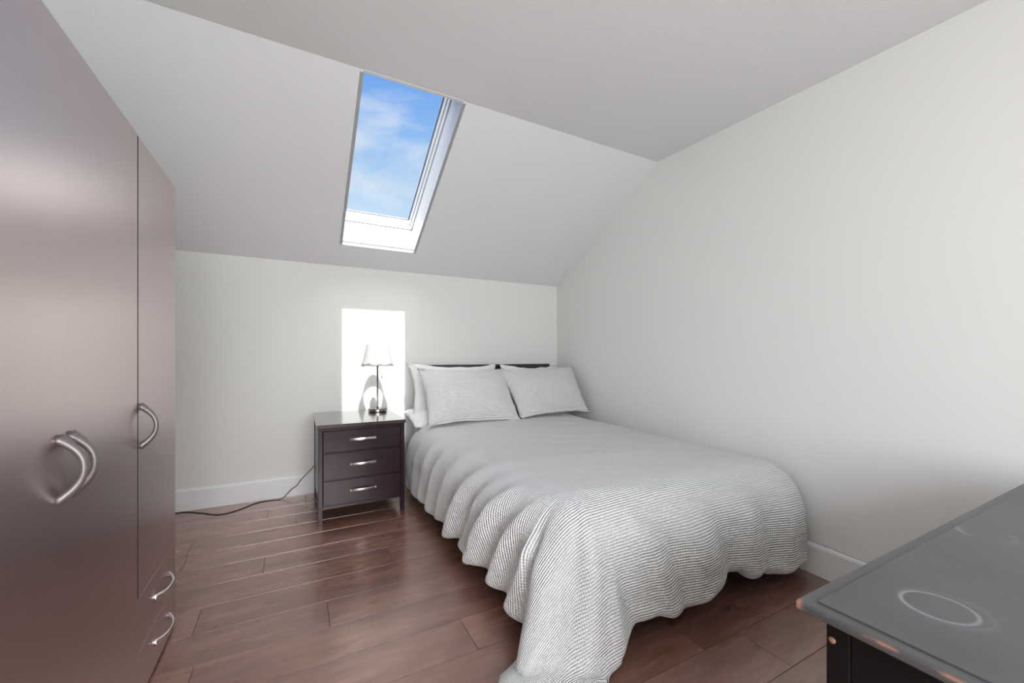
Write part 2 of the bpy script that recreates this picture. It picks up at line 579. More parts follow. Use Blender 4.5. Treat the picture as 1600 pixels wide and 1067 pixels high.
# roof window: shaft, frame, pane (window_1)
def sl_pt(y, off):   # point on the slope at y, pushed outwards by off along the flared shaft direction
    return Vector((0, y + off * 0.42, ceil_z(y) + off * 0.91))
DIRB = Vector((0, 0.049, 0.194))          # shaft direction at the lower edge
DIRT = Vector((0, 0.075, 0.185))          # at the upper edge
def P(x, y, d):
    return Vector((x, y, ceil_z(y))) + d
# shaft lining (trim_1): four boards around the opening
bm = bmesh.new()
a = {'bl': P(SX0, SYB, Vector()), 'br': P(SX1, SYB, Vector()), 'tl': P(SX0, SYT, Vector()), 'tr': P(SX1, SYT, Vector())}
o1 = {'bl': a['bl'] + DIRB, 'br': a['br'] + DIRB, 'tl': a['tl'] + DIRT, 'tr': a['tr'] + DIRT}
def board(p, q, r, s, n_):
    n_ = Vector(n_) * 0.02
    f = [bm.verts.new(v_) for v_ in (p, q, r, s)]
    k_ = [bm.verts.new(v_ + n_) for v_ in (p, q, r, s)]
    bm.faces.new(f); bm.faces.new(k_[::-1])
    for i in range(4):
        bm.faces.new((f[i], k_[i], k_[(i + 1) % 4], f[(i + 1) % 4]))
board(a['bl'], a['br'], o1['br'], o1['bl'], (0, 1, 0))
board(a['tr'], a['tl'], o1['tl'], o1['tr'], (0, -1, 0))
board(a['tl'], a['bl'], o1['bl'], o1['tl'], (-1, 0, 0))
board(a['br'], a['tr'], o1['tr'], o1['br'], (1, 0, 0))
struct(obj('trim_1', bm, 'frame_white'))
# frame: stepped profile, mitred ring
def ring_faces(bm, loops, close=False):
    vs_ = [[bm.verts.new(v_) for v_ in lp] for lp in loops]
    for i in range(len(loops) - 1):
        for k in range(4):
            bm.faces.new((vs_[i][k], vs_[i][(k + 1) % 4], vs_[i + 1][(k + 1) % 4], vs_[i + 1][k]))
NRM = Vector((0, math.sin(th), math.cos(th)))
UPS = Vector((0, -math.cos(th), math.sin(th)))   # up the slope
ctr = (o1['bl'] + o1['br'] + o1['tl'] + o1['tr']) / 4
hw = (SX1 - SX0) / 2
hl = (o1['tl'] - o1['bl']).length / 2
ctr = Vector(((SX0 + SX1) / 2, 0, 0)) + (Vector((0, 1, 1)) * ctr)
def rect(inx, inb, out, int_=None):
    """rectangle parallel to the roof: inset inx at the sides/top, inb at bottom, out along the roof normal"""
    int_ = inx if int_ is None else int_
    c = ctr + NRM * out
    r = []
    for sx, su in ((-1, -1), (1, -1), (1, 1), (-1, 1)):
        r.append(c + Vector((sx * (hw - inx), 0, 0)) + UPS * (su * hl + (inb if su < 0 else -int_)))
    return r
bm = bmesh.new()
ring_faces(bm, [rect(-0.03, -0.03, 0.0), rect(0.000, 0.000, 0.0), rect(0.000, 0.000, 0.008), rect(-0.004, -0.004, 0.008), rect(-0.004, -0.004, 0.014), rect(0.007, 0.007, 0.014),
                rect(0.010, 0.010, 0.055), rect(0.004, 0.004, 0.058), rect(0.004, 0.004, 0.064), rect(0.013, 0.013, 0.064), rect(0.016, 0.016, 0.118),
                rect(-0.05, -0.05, 0.118), rect(-0.05, -0.05, 0.0), rect(-0.03, -0.03, 0.0)])
win = struct(obj('window_1', bm, 'frame_white'))
bm = bmesh.new()
ring_faces(bm, [rect(0.0165, 0.0165, 0.110), rect(0.021, 0.021, 0.110), rect(0.021, 0.021, 0.124), rect(0.0165, 0.0165, 0.124), rect(0.0165, 0.0165, 0.110)])
bm2 = bmesh.new()
for q0, q1, w_ in ((0.004, 0.013, -0.0006), (0.054, 0.062, 0.0115)):
    ring_faces(bm2, [rect(w_ - 0.003, w_ - 0.003, q0), rect(w_ + 0.001, w_ + 0.001, q0), rect(w_ + 0.001, w_ + 0.001, q1), rect(w_ - 0.003, w_ - 0.003, q1), rect(w_ - 0.003, w_ - 0.003, q0)])
obj('groove_shade', bm2, 'groove_shade_grey', win)  # grey strips painted as the shadow lines of the frame grooves
obj('gasket', bm, 'gasket_grey', win)
bm = bmesh.new()
ra, rb = rect(0.015, 0.015, 0.119), rect(0.015, 0.015, 0.123)
va_ = [bm.verts.new(p) for p in ra]; vb_ = [bm.verts.new(p) for p in rb]
bm.faces.new(va_); bm.faces.new(vb_[::-1])
for i in range(4):
    bm.faces.new((va_[i], vb_[i], vb_[(i + 1) % 4], va_[(i + 1) % 4]))
obj('pane', bm, 'window_glass', win)

# baseboards
def baseboard(name, pts, inward):
    """profile swept along the wall foot; inward = unit vector into the room"""
    prof = [(0, 0), (0.016, 0), (0.016, 0.138), (0.012, 0.148), (0.006, 0.152), (0, 0.152)]
    bm = bmesh.new()
    rg = []
    for (x, y) in pts:
        rg.append([bm.verts.new((x + inward[0] * u, y + inward[1] * u, w)) for u, w in prof])
    k = len(prof)
    for i in range(len(rg) - 1):
        for j in range(k):
            bm.faces.new((rg[i][j], rg[i][(j + 1) % k], rg[i + 1][(j + 1) % k], rg[i + 1][j]))
    bm.faces.new(rg[0][::-1]); bm.faces.new(rg[-1])
    return struct(obj(name, bm, 'trim_white'))
baseboard('baseboard_back', [(XL, D), (XR, D)], (0, -1))
baseboard('baseboard_right', [(wall_x(y, 0.0) + 0.003, y) for y in (YB, 0, 1, 2, D)], (-1, 0))
baseboard('baseboard_left', [(XL, YB), (XL, D)], (1, 0))
baseboard('baseboard_rear', [(XL, YB), (XR, YB)], (0, 1))

# ================================================================== WARDROBE
WX = -0.435
WY0, WY1, WH = 0.773, 2.114, 1.79
war = thing('wardrobe', 'tall dark mahogany wardrobe with three doors and two small drawers by the left wall', 'wardrobe', ((WX - 0.55), 1.44, 0))
wl = war.location.copy()
def W(x0, x1, y0, y1, z0, z1):
    return B(x0 - wl.x, x1 - wl.x, y0 - wl.y, y1 - wl.y, z0, z1)
bm = bmesh.new()
for bx_ in ((WX - 0.55, WX - 0.019, WY0, WY0 + 0.018, 0, WH), (WX - 0.55, WX - 0.019, WY1 - 0.018, WY1, 0, WH),
            (WX - 0.55, WX - 0.019, 1.658, 1.676, 0.06, WH - 0.018),
            (WX - 0.55, WX - 0.019, WY0 + 0.018, WY1 - 0.018, WH - 0.018, WH), (WX - 0.55, WX - 0.019, WY0 + 0.018, WY1 - 0.018, 0.05, 0.068),
            (WX - 0.55, WX - 0.545, WY0 + 0.018, WY1 - 0.018, 0, WH - 0.018), (WX - 0.05, WX - 0.03, WY0 + 0.018, WY1 - 0.018, 0, 0.05)):
    box(bm, bx_[0] - wl.x, bx_[1] - wl.x, bx_[2] - wl.y, bx_[3] - wl.y, bx_[4], bx_[5])
obj('carcass', bm, 'wardrobe_side', war, bevel=0.001)
obj('door_gap', W(WX - 0.018, WX - 0.0006, 1.6635, 1.6738, 0.3385, WH - 0.002), 'gap_dark', war)
for z in (0.3367, 0.1672):
    obj('lit_edge', W(WX - 0.017, WX + 0.0002, 1.6645, WY1, z - 0.0002, z + 0.0017), 'lit_edge_pale', war)  # pale strips painted as the lit top edges of the drawers
def bow_handle(span, proud, vertical=True, wid=0.011, r0=0.0):
    """arched pull: origin at its middle on the door face, +X away from the door"""
    bm = bmesh.new()
    pts = []
    n = 22
    for i in range(n + 1):
        a_ = i / n
        s = (a_ - 0.5) * span
        x = proud * (1 - abs(2 * a_ - 1) ** 2.2)
        pts.append((x, 0, s) if vertical else (x, s, 0))
    def prof(t_):
        k = abs(2 * t_ - 1)
        return circ(wid * (0.42 + 0.30 * k ** 2), 10, wid * (0.45 + 0.75 * k ** 3))
    sweep(bm, pts, prof, up=(0, 1, 0) if vertical else (0, 0, 1))
    return bm
def wdoor(name, y0, y1, z0, z1, hy=None, hz=None, hname='pewter', drawer=False):
    d = obj(name, W(WX - 0.018, WX, y0, y1, z0, z1), 'wardrobe_laminate', war)
    if drawer:
        hb = bow_handle(0.178, 0.030, False, 0.0105)
    else:
        hb = bow_handle(0.130, 0.040, True, 0.0155)
    obj('handle', hb, hname, d, smooth=True, loc=(WX - wl.x - 0.001, hy - wl.y, hz))
    return d
wdoor('door', WY0 + 0.001, 1.2158, 0.012, WH, 1.188, 0.863)
wdoor('door', 1.2160, 1.6630, 0.012, WH, 1.240, 0.863)
wdoor('door', 1.6740, WY1, 0.3385, WH - 0.002, 1.693, 0.877)
wdoor('drawer', 1.6640, WY1, 0.1690, 0.3365, 1.925, 0.255, 'brushed_nickel', True)
wdoor('drawer', 1.6640, WY1, 0.012, 0.1670, 1.925, 0.097, 'brushed_nickel', True)
# ================================================================== NIGHTSTAND
NX0, NX1, NY0, NY1, NH = 0.128, 0.686, 2.915, 3.560, 0.648
ns = thing('nightstand', 'dark espresso three-drawer nightstand standing between wardrobe and bed', 'nightstand', ((NX0 + NX1) / 2, (NY0 + NY1) / 2, 0))
nl = ns.location.copy()
def S(x0, x1, y0, y1, z0, z1):
    return B(x0 - nl.x, x1 - nl.x, y0 - nl.y, y1 - nl.y, z0, z1)
obj('top', S(NX0 - 0.006, NX1 + 0.006, NY0 - 0.008, NY1, NH - 0.024, NH), 'espresso_top', ns, bevel=0.003)
lg = 0.027
for x in (NX0, NX1 - lg):
    for y in (NY0, NY1 - 0.045):
        obj('leg', S(x, x + lg, y, y + (lg + 0.006 if y == NY0 else 0.035), 0, NH - 0.0245), 'espresso_wood', ns, bevel=0.002)
for x in (NX0 + 0.005, NX1 - 0.017):
    obj('side_panel', S(x, x + 0.012, NY0 + lg + 0.0065, NY1 - 0.0455, 0.10, NH - 0.0245), 'espresso_wood', ns)
obj('back_panel', S(NX0 + lg + 0.001, NX1 - lg - 0.001, NY1 - 0.03, NY1 - 0.02, 0.10, NH - 0.0245), 'espresso_wood', ns)
bm = bmesh.new()
fx0, fx1 = NX0 + lg + 0.0005, NX1 - lg - 0.0005
for z0, z1 in ((0.605, NH - 0.0245), (0.4555, 0.4615), (0.275, 0.281), (0.097, 0.111)):
    box(bm, fx0 - nl.x, fx1 - nl.x, NY0 + 0.008 - nl.y, NY0 + 0.03 - nl.y, z0, z1)
obj('front_rail', bm, 'espresso_wood', ns)
for z0, z1 in ((0.4635, 0.603), (0.283, 0.4535), (0.113, 0.273)):
    dr = obj('drawer', S(fx0 + 0.002, fx1 - 0.002, NY0 + 0.003, NY0 + 0.40, z0, z1), 'espresso_wood', ns, bevel=0.0025)
    bm = bmesh.new()
    pts = [((i / 14 - 0.5) * 0.165, -0.022 * (1 - abs(i / 7 - 1) ** 2.4), 0.004 * (1 - (i / 7 - 1) ** 2)) for i in range(15)]
    sweep(bm, pts, [(-0.003, -0.008), (0.003, -0.008), (0.004, 0), (0.003, 0.008), (-0.003, 0.008), (-0.004, 0)], up=(0, 0, 1))
    for s in (-1, 1):
        box(bm, s * 0.078 - 0.005, s * 0.078 + 0.005, -0.006, 0.001, -0.007, 0.007)
    obj('handle', bm, 'chrome_rose', dr, smooth=False, bevel=0.001, loc=((NX0 + NX1) / 2 - nl.x, NY0 + 0.002 - nl.y, (z0 + z1) / 2 + 0.004))
# ================================================================== TABLE LAMP
LX, LY = 0.588, 3.432
lamp = thing('table_lamp', 'small table lamp with white scalloped shade and dark metal stem on nightstand', 'lamp', (LX, LY, NH + 0.001))
obj('base', lathe(bmesh.new(), [(0.0, 0.0), (0.068, 0.0), (0.072, 0.004), (0.072, 0.022), (0.069, 0.027), (0.02, 0.031), (0.0, 0.031)], 40), 'lamp_metal', lamp, smooth=False)
obj('stem', lathe(bmesh.new(), [(0.0, 0.031), (0.011, 0.031), (0.007, 0.04), (0.006, 0.36), (0.012, 0.365), (0.012, 0.41), (0.0, 0.41)], 16), 'lamp_metal', lamp, smooth=True)
obj('light_bulb', lathe(bmesh.new(), [(0.0, 0.411), (0.013, 0.412), (0.014, 0.43), (0.026, 0.455), (0.029, 0.475), (0.022, 0.497), (0.0, 0.506)], 20), 'frame_white', lamp, smooth=True)
bm = bmesh.new()
n = 96; rings = []
ST, SB = 0.560, 0.372
for i in range(9):
    f_ = i / 8
    rg = []
    for k in range(n):
        a_ = 2 * PI * k / n
        scal = abs(math.sin(a_ * 4)) ** 0.75
        zb = SB - 0.014 * scal + 0.010
        r = 0.082 + (0.121 - 0.082) * f_ ** 1.05 + (0.006 * f_ ** 6) * (scal - 0.2)
        rg.append(bm.verts.new((r * math.cos(a_), r * math.sin(a_), ST + (zb - ST) * f_)))
    rings.append(rg)
for i in range(8):
    for k in range(n):
        bm.faces.new((rings[i][k], rings[i][(k + 1) % n], rings[i + 1][(k + 1) % n], rings[i + 1][k]))
shade = obj('lamp_shade', bm, 'lamp_shade_cloth', lamp, smooth=True)
sm_ = shade.modifiers.new('solid', 'SOLIDIFY'); sm_.thickness = 0.0015
# edging of the scalloped hem and the top ring
bm = bmesh.new()
pts = []
for k in range(n + 1):
    a_ = 2 * PI * k / n
    scal = abs(math.sin(a_ * 4)) ** 0.75
    pts.append(((0.1215 + 0.006 * (scal - 0.2)) * math.cos(a_), (0.1215 + 0.006 * (scal - 0.2)) * math.sin(a_), SB - 0.014 * scal + 0.010))
sweep(bm, pts, circ(0.0009, 5), caps=False)
obj('hem_trim', bm, 'trim_grey', shade, smooth=True)
bm = bmesh.new()
for k in range(3):
    a_ = 2 * PI * k / 3 + 0.4
    sweep(bm, [(0.01 * math.cos(a_), 0.01 * math.sin(a_), 0.405), (0.05 * math.cos(a_), 0.05 * math.sin(a_), 0.46), (0.0835 * math.cos(a_), 0.0835 * math.sin(a_), 0.548)], circ(0.0012, 5))
obj('shade_spider', bm, 'lamp_metal', lamp)
bm = bmesh.new()
sweep(bm, [(0.012, -0.01, 0.375), (0.028, -0.02, 0.372), (0.030, -0.022, 0.36), (0.030, -0.022, 0.285)], circ(0.0009, 5))
lathe(bm, [(0.0, 0.268), (0.0035, 0.27), (0.0045, 0.276), (0.0025, 0.284), (0.0, 0.286)], 10, 0.030, -0.022)
obj('pull_chain', bm, 'lamp_metal', lamp, smooth=True)

# power cord
cp = [(0.145, 3.605, 0.245), (0.118, 3.612, 0.205), (0.078, 3.607, 0.165), (0.03, 3.605, 0.115), (0.01, 3.60, 0.085), (-0.03, 3.595, 0.06), (-0.065, 3.585, 0.025), (-0.105, 3.572, 0.004),
      (-0.20, 3.585, 0.003), (-0.27, 3.560, 0.003), (-0.37, 3.46, 0.003), (-0.47, 3.43, 0.003), (-0.58, 3.52, 0.003), (-0.70, 3.60, 0.003), (-0.86, 3.58, 0.003)]
def catmull(p, seg=8):
    out = []
    q = [Vector(p[0])] + [Vector(a_) for a_ in p] + [Vector(p[-1])]
    for i in range(1, len(q) - 2):
        for s in range(seg):
            t_ = s / seg
            out.append(0.5 * ((2 * q[i]) + (-q[i - 1] + q[i + 1]) * t_ + (2 * q[i - 1] - 5 * q[i] + 4 * q[i + 1] - q[i + 2]) * t_ ** 2 + (-q[i - 1] + 3 * q[i] - 3 * q[i + 1] + q[i + 2]) * t_ ** 3))
    out.append(q[-2])
    return out
tag(obj('power_cord', sweep(bmesh.new(), catmull(cp), circ(0.003, 8)), 'black_rubber', smooth=True),
    'thin black power cord running along the baseboard from nightstand to wardrobe', 'cord')

# ================================================================== BED
bed = thing('bed', 'dark wooden bed frame with low two-panel headboard under white bedding', 'bed', (1.60, 2.55, 0))
bl_ = bed.location.copy()
def K(x0, x1, y0, y1, z0, z1):
    return B(x0 - bl_.x, x1 - bl_.x, y0 - bl_.y, y1 - bl_.y, z0, z1)
BX0, BX1 = 0.868, 2.33
def hpanel(x0, x1, s0, s1):
    bm = bmesh.new()
    v_ = [(x0, 0.50), (x1, 0.50), (x1 + s1, 1.018), (x0 + s0, 1.018)]
    f = [bm.verts.new((x - bl_.x, 3.555 - bl_.y, z)) for x, z in v_]
    k = [bm.verts.new((x - bl_.x, 3.590 - bl_.y, z)) for x, z in v_]
    bm.faces.new(f); bm.faces.new(k[::-1])
    for i in range(4):
        bm.faces.new((f[i], k[i], k[(i + 1) % 4], f[(i + 1) % 4]))
    return bm
obj('headboard_panel', hpanel(BX0 + 0.06, 1.673, 0.05, 0), 'bed_wood', bed, bevel=0.003)
obj('headboard_panel', hpanel(1.677, 2.375, 0, -0.035), 'bed_wood', bed, bevel=0.003)
for x in (BX0, BX1 - 0.06):
    obj('headboard_post', K(x, x + 0.06, 3.553, 3.595, 0.0, 0.333) if x == BX0 else K(x, x + 0.06, 3.592, 3.618, 0, 0.95), 'bed_wood', bed, bevel=0.003)
obj('headboard_rail', K(BX0 + 0.0605, BX1 - 0.061, 3.565, 3.59, 0.22, 0.333), 'bed_wood', bed)
obj('side_rail', K(BX0 + 0.012, BX0 + 0.04, 1.63, 3.552, 0.15, 0.30), 'bed_wood', bed, bevel=0.003)
obj('side_rail', K(2.19, 2.218, 1.63, 3.552, 0.15, 0.30), 'bed_wood', bed, bevel=0.003)
obj('footboard', K(BX0 + 0.012, 2.218, 1.60, 1.629, 0.15, 0.30), 'bed_wood', bed, bevel=0.003)
for x in (BX0 + 0.041, 2.13):
    obj('leg', K(x, x + 0.05, 1.631, 1.681, 0, 0.145), 'bed_wood', bed, bevel=0.003)
obj('slat_base', K(BX0 + 0.041, 2.189, 1.69, 3.55, 0.17, 0.20), 'bed_wood', bed)
MXA, MXB = 0.90, 2.215
mt = obj('mattress', B(MXA, MXB, 1.50, 3.53, 0.302, 0.505), 'mattress_cloth', bevel=0.05)
mt.modifiers['bevel'].segments = 5
tag(mt, 'white double mattress lying on the dark bed frame, mostly hidden by the duvet', 'mattress')

# ---- duvet
DX0, DX1, DY0, DY1, DZ = 0.985, 2.225, 1.315, 3.16, 0.565
LL, LF, LR = 0.66, 0.66, 0.56
def lerp_tab(tab, q):
    if q <= tab[0][0]: return tab[0][1]
    for (a0, b0), (a1, b1) in zip(tab, tab[1:]):
        if q <= a1:
            f_ = smoothstep(a0, a1, q)
            return b0 + (b1 - b0) * f_
    return tab[-1][1]
# height of the hem above the floor along the foot (by x) and along the left side (by y)
HEMF = [(0.70, 0.04), (0.90, 0.045), (0.98, 0.06), (1.05, 0.09), (1.12, 0.12), (1.20, 0.125), (1.30, 0.10), (1.45, 0.10), (1.54, 0.12), (1.64, 0.155), (1.72, 0.15),
        (1.80, 0.11), (1.88, 0.125), (1.96, 0.09), (2.06, 0.08), (2.16, 0.10), (2.25, 0.10)]
HEML = [(1.2, 0.05), (1.36, 0.085), (1.50, 0.11), (1.60, 0.10), (1.76, 0.12), (1.90, 0.095), (2.05, 0.125), (2.20, 0.095), (2.35, 0.12), (2.5, 0.10), (2.7, 0.11), (2.95, 0.09), (3.3, 0.08)]
TUCK = 0.13
def profile(d, Lc, pool=0.0):
    """run, drop and slope angle after arc length d; the last stretch rolls under"""
    h_ = z_ = 0.0
    n_ = 30
    st = d / n_ if d > 0 else 0
    a_ = 0.0
    floor_d = DZ - 0.03
    for i in range(n_):
        s = (i + 0.5) * st
        a_ = math.radians(87) * smoothstep(-0.06, 0.40, s)
        e = Lc - s
        tk = a_ + math.radians(125) * smoothstep(TUCK, 0.0, e)
        if pool > 0 and z_ > floor_d - 0.09:
            fl = a_ * (1 - smoothstep(floor_d - 0.09, floor_d, z_))
            a_ = fl * pool + tk * (1 - pool)
        else:
            a_ = tk
        h_ += math.cos(a_) * st
        z_ += math.sin(a_) * st
    return h_, z_, a_
# folds on the left side: (y at hem, lean towards the foot, width, height)
LEFTF = [(2.98, 0.10, 0.05, 0.010), (2.78, 0.16, 0.045, 0.016), (2.60, 0.22, 0.045, 0.022), (2.42, 0.30, 0.04, 0.020), (2.20, 0.36, 0.050, 0.046), (2.04, 0.40, 0.035, 0.018),
         (1.88, 0.38, 0.055, 0.050), (1.66, 0.34, 0.045, 0.028), (1.46, 0.28, 0.06, 0.034)]
LEFTV = [(2.68, 0.2, 0.05, 0.012), (2.31, 0.34, 0.05, 0.022), (2.10, 0.38, 0.04, 0.026), (1.76, 0.38, 0.05, 0.030), (1.56, 0.3, 0.05, 0.02), (1.32, 0.2, 0.07, 0.03)]
FRONTF = [(2.08, -0.03, 0.09, 0.030), (1.83, -0.10, 0.06, 0.020), (1.50, -0.22, 0.10, 0.036), (1.30, -0.26, 0.05, 0.022), (0.98, -0.14, 0.09, 0.050)]
FRONTV = [(1.94, -0.08, 0.05, 0.022), (1.68, -0.16, 0.06, 0.034), (1.12, -0.22, 0.06, 0.038), (1.38, -0.22, 0.03, 0.010)]
def sharp(u, w):
    """fold with one steeper flank"""
    w2_ = w * (0.6 if u > 0 else 1.5)
    return math.exp(-(u / w2_) ** 2)
def duvet_pt(s, t):
    # s, t: cloth coordinates from the front-left corner of the flat top; below zero they hang over
    Wd, Hd = DX1 - DX0, DY1 - DY0
    ds = -s if s < 0 else (s - Wd if s > Wd else 0.0)
    dt = -t if t < 0 else 0.0
    sx = -1 if s < 0 else 1
    cs, ct = min(max(s, 0), Wd), max(t, 0)
    y = DY0 + ct
    k = (3.2 - y) * 0.055 * (cs / Wd)
    x = DX0 + cs - k
    z = DZ + 0.010 * math.sin(PI * cs / Wd) - 0.006
    inner = smoothstep(0, 0.2, min(cs, Wd - cs, ct))
    z += 0.008 * mnoise.noise(Vector((s * 1.6, t * 2.6, 0.3))) + 0.006 * mnoise.noise(Vector((s * 2.0 + 3, t * 7 + s * 3.0, 1.7))) + 0.0025 * mnoise.noise(Vector((s * 5, t * 16 + s * 5, 4.7)))
    if y > 2.95:
        z += 0.010 * smoothstep(2.95, 3.15, y)
    uv = (s, t)
    if ds > 0 or dt > 0:
        lside = LL if sx < 0 else LR
        fs, ft = ds / lside, dt / LF
        m_ = max(fs, ft)
        ang = math.atan2(dt, ds)          # 0 = sideways, pi/2 = towards the foot
        nx, ny = sx * math.cos(ang), -math.sin(ang)
        # cloth length over the edge in this direction
        hang_side = (DZ - (lerp_tab(HEML, y) if sx < 0 else 0.08)) + 0.205
        hang_front = (DZ - lerp_tab(HEMF, x if dt > 0 and ds == 0 else (x if sx > 0 else 0.9))) + 0.205
        c2 = math.sin(ang) ** 2
        Lc = hang_side * (1 - c2) + hang_front * c2
        pool = 0.0
        if ds > 0 and dt > 0 and sx < 0:
            pool = smoothstep(0.25, 0.6, math.sin(2 * ang))
        if ds > 0 and dt > 0:
            bump = math.sin(2 * ang) ** 1.5
            Lc += (0.10 if sx < 0 else 0.02) * bump
            Lc += (0.02 * math.sin(ang * 7.0 + 0.8) + 0.008 * math.sin(ang * 15.0)) * bump * (1 if sx < 0 else 0)
        Lc += 0.005 * mnoise.noise(Vector((s * 7, t * 7, 3.0)))
        d = m_ * Lc
        h_, dr, pa = profile(d, Lc, pool)
        sc = (0.58 + 0.75 * smoothstep(1.0, 0.0, ct)) if sx > 0 else 1.0
        amp = 0.0
        A = smoothstep(0.04, 0.42, d)
        wl_, wf_ = nx * nx, ny * ny
        f_ = m_
        if sx < 0 and wl_ > 0.02:
            for (yc, ln, w, a_) in LEFTF:
                amp += wl_ * a_ * sharp(y - (yc - ln * (1 - f_)), w * (0.55 + 0.45 * f_)) * A
            for (yc, ln, w, a_) in LEFTV:
                amp -= wl_ * a_ * math.exp(-((y - (yc - ln * (1 - f_))) / w) ** 2) * A
        if wf_ > 0.02:
            for (xc, ln, w, a_) in FRONTF:
                amp += wf_ * a_ * sharp(-(x - (xc + ln * (1 - f_))), w * (0.7 + 0.5 * f_)) * A
            for (xc, ln, w, a_) in FRONTV:
                amp -= wf_ * a_ * math.exp(-((x - (xc + ln * (1 - f_))) / w) ** 2) * A
        if ds > 0 and dt > 0 and sx < 0:
            amp += 0.095 * A * smoothstep(0.25, 0.95, m_) * math.exp(-((ang - 0.50) / 0.24) ** 2) + 0.012 * A * math.exp(-((ang - 0.62) / 0.2) ** 2)
            amp -= 0.045 * A * math.exp(-((ang - 0.14) / 0.12) ** 2)
            amp += 0.030 * A * math.exp(-((ang - 1.22) / 0.16) ** 2)
            amp -= 0.020 * A * math.exp(-((ang - 0.98) / 0.10) ** 2)
        fine = 0.012 * mnoise.noise(Vector((s * 4, t * 4, 5.0))) + 0.005 * mnoise.noise(Vector((s * 11, t * 11, 9.0)))
        amp = amp * (0.80 + 0.18 * wl_) + fine * A
        amp *= 1 - 0.5 * smoothstep(math.radians(100), math.radians(200), pa)
        sa, ca = math.sin(min(pa, PI * 0.5)), max(math.cos(pa), 0.0)
        hh = h_ * sc + amp * max(sa, 0.25)
        x += nx * hh
        if ds > 0 and dt > 0 and sx < 0:
            x -= 0.10 * bump * smoothstep(0.35, 1.0, m_)
        y += ny * (h_ if sx < 0 or ds == 0 else h_ * (0.62 + 0.38 * c2)) + ny * amp * max(sa, 0.25)
        z = z - dr + amp * ca * (1.0 if z - dr > 0.1 else 0.25)
        z = max(z, 0.026)
        lim = wall_x(y, z) - 0.035
        if x > lim:
            x = lim - 0.01 * (1 - math.exp(-(x - lim) * 20))
        uv = (s if ds == 0 else (0 if sx < 0 else Wd) + nx * d, t if dt == 0 else ny * d)
    return Vector((x, y, z)), uv
bm = bmesh.new()
uvl = bm.loops.layers.uv.new('UVMap')
ST_ = 0.012
Wd, Hd = DX1 - DX0, DY1 - DY0
ns1 = int((LL + Wd + LR) / ST_); nt1 = int((LF + Hd) / ST_)
grid = []
for i in range(ns1 + 1):
    rowv = []
    s0 = -LL + (LL + Wd + LR) * i / ns1
    for j in range(nt1 + 1):
        t0 = -LF + (LF + Hd) * j / nt1
        co, uv_ = duvet_pt(s0, t0)
        rowv.append((bm.verts.new(co), uv_))
    grid.append(rowv)
for i in range(ns1):
    for j in range(nt1):
        q = (grid[i][j], grid[i + 1][j], grid[i + 1][j + 1], grid[i][j + 1])
        f = bm.faces.new([a_[0] for a_ in q])
        for lp, a_ in zip(f.loops, q):
            lp[uvl].uv = a_[1]
duv = obj('duvet', bm, 'duvet_waffle', smooth=True)
if sum((p.normal.z for p in list(duv.data.polygons)[len(duv.data.polygons) // 2:][:200])) < 0:
    duv.data.flip_normals()
sd_ = duv.modifiers.new('solid', 'SOLIDIFY'); sd_.thickness = 0.016; sd_.offset = -1
tag(duv, 'white waffle-weave duvet draped over the bed down to the floor', 'duvet')

# ---- pillows
def pillow(name, label, m, w, h, t, loc, lean, yaw, roll, seed, flange=0.0, group=None, sag=0.0, corner=0.12, taper=0.0):
    bm = bmesh.new()
    uvl = bm.loops.layers.uv.new('UVMap')
    n_ = 44
    gv = {}
    for side in (1, -1):
        for i in range(n_ + 1):
            for j in range(n_ + 1):
                u, v = 2 * i / n_ - 1, 2 * j / n_ - 1
                edge = (i in (0, n_)) or (j in (0, n_))
                if side == -1 and edge:
                    gv[(side, i, j)] = gv[(1, i, j)]; continue
                # concave sides between the pulled-out corners
                x = u * w / 2 * (1 - corner * (1 - v * v) * abs(u) ** 2 * 0.6) * (1 + taper * v)
                y = v * h / 2 * (1 - corner * (1 - u * u) * abs(v) ** 2)
                prof = (max(0, 1 - abs(u) ** 2.6) ** 0.62) * (max(0, 1 - abs(v) ** 2.6) ** 0.62)
                z = side * t / 2 * prof
                nn = mnoise.noise(Vector((u * 1.7 + seed, v * 1.7, side * 2.0 + seed)))
                z += 0.014 * nn * prof ** 0.5
                # corner gathers
                r_ = math.hypot(abs(u) - 1, abs(v) - 1)
                ang = math.atan2(1 - abs(v), 1 - abs(u))
                z += side * 0.011 * math.sin(ang * 9 + seed) * math.exp(-(r_ / 0.42) ** 2) * (0 if edge else 1)
                z += 0.012 * mnoise.noise(Vector((u * 3 + seed, v * 3, 4.0))) * (1 - prof)
                y -= sag * (1 - u * u) * smoothstep(-0.2, 1, v) 
                x += 0.006 * mnoise.noise(Vector((v * 4, seed, 0)))
                y += 0.008 * mnoise.noise(Vector((u * 4, seed + 5, 0)))
                gv[(side, i, j)] = bm.verts.new((x, y, z))
        for i in range(n_):
            for j in range(n_):
                q = [(side, i, j), (side, i + 1, j), (side, i + 1, j + 1), (side, i, j + 1)]
                if side == -1: q = q[::-1]
                f = bm.faces.new([gv[k] for k in q])
                for lp, k in zip(f.loops, q):
                    lp[uvl].uv = (k[1] / n_ * w + seed, k[2] / n_ * h)
    o = obj(name, bm, m, smooth=True)
    # local Y is up the pillow, local Z is the face towards the foot of the bed
    R_ = Matrix.Rotation(yaw, 4, 'Z') @ Matrix.Rotation(PI / 2 - lean, 4, 'X') @ Matrix.Rotation(roll, 4, 'Z')
    o.matrix_world = Matrix.Translation(Vector(loc)) @ R_
    tag(o, label, 'pillow', group)
    return o
pillow('pillow', 'white ribbed pillow leaning in front on the left half of the bed', 'pillow_rib', 0.80, 0.545, 0.19, (1.275, 3.14, 0.778), math.radians(38), math.radians(-1), math.radians(-0.5), 1.3)
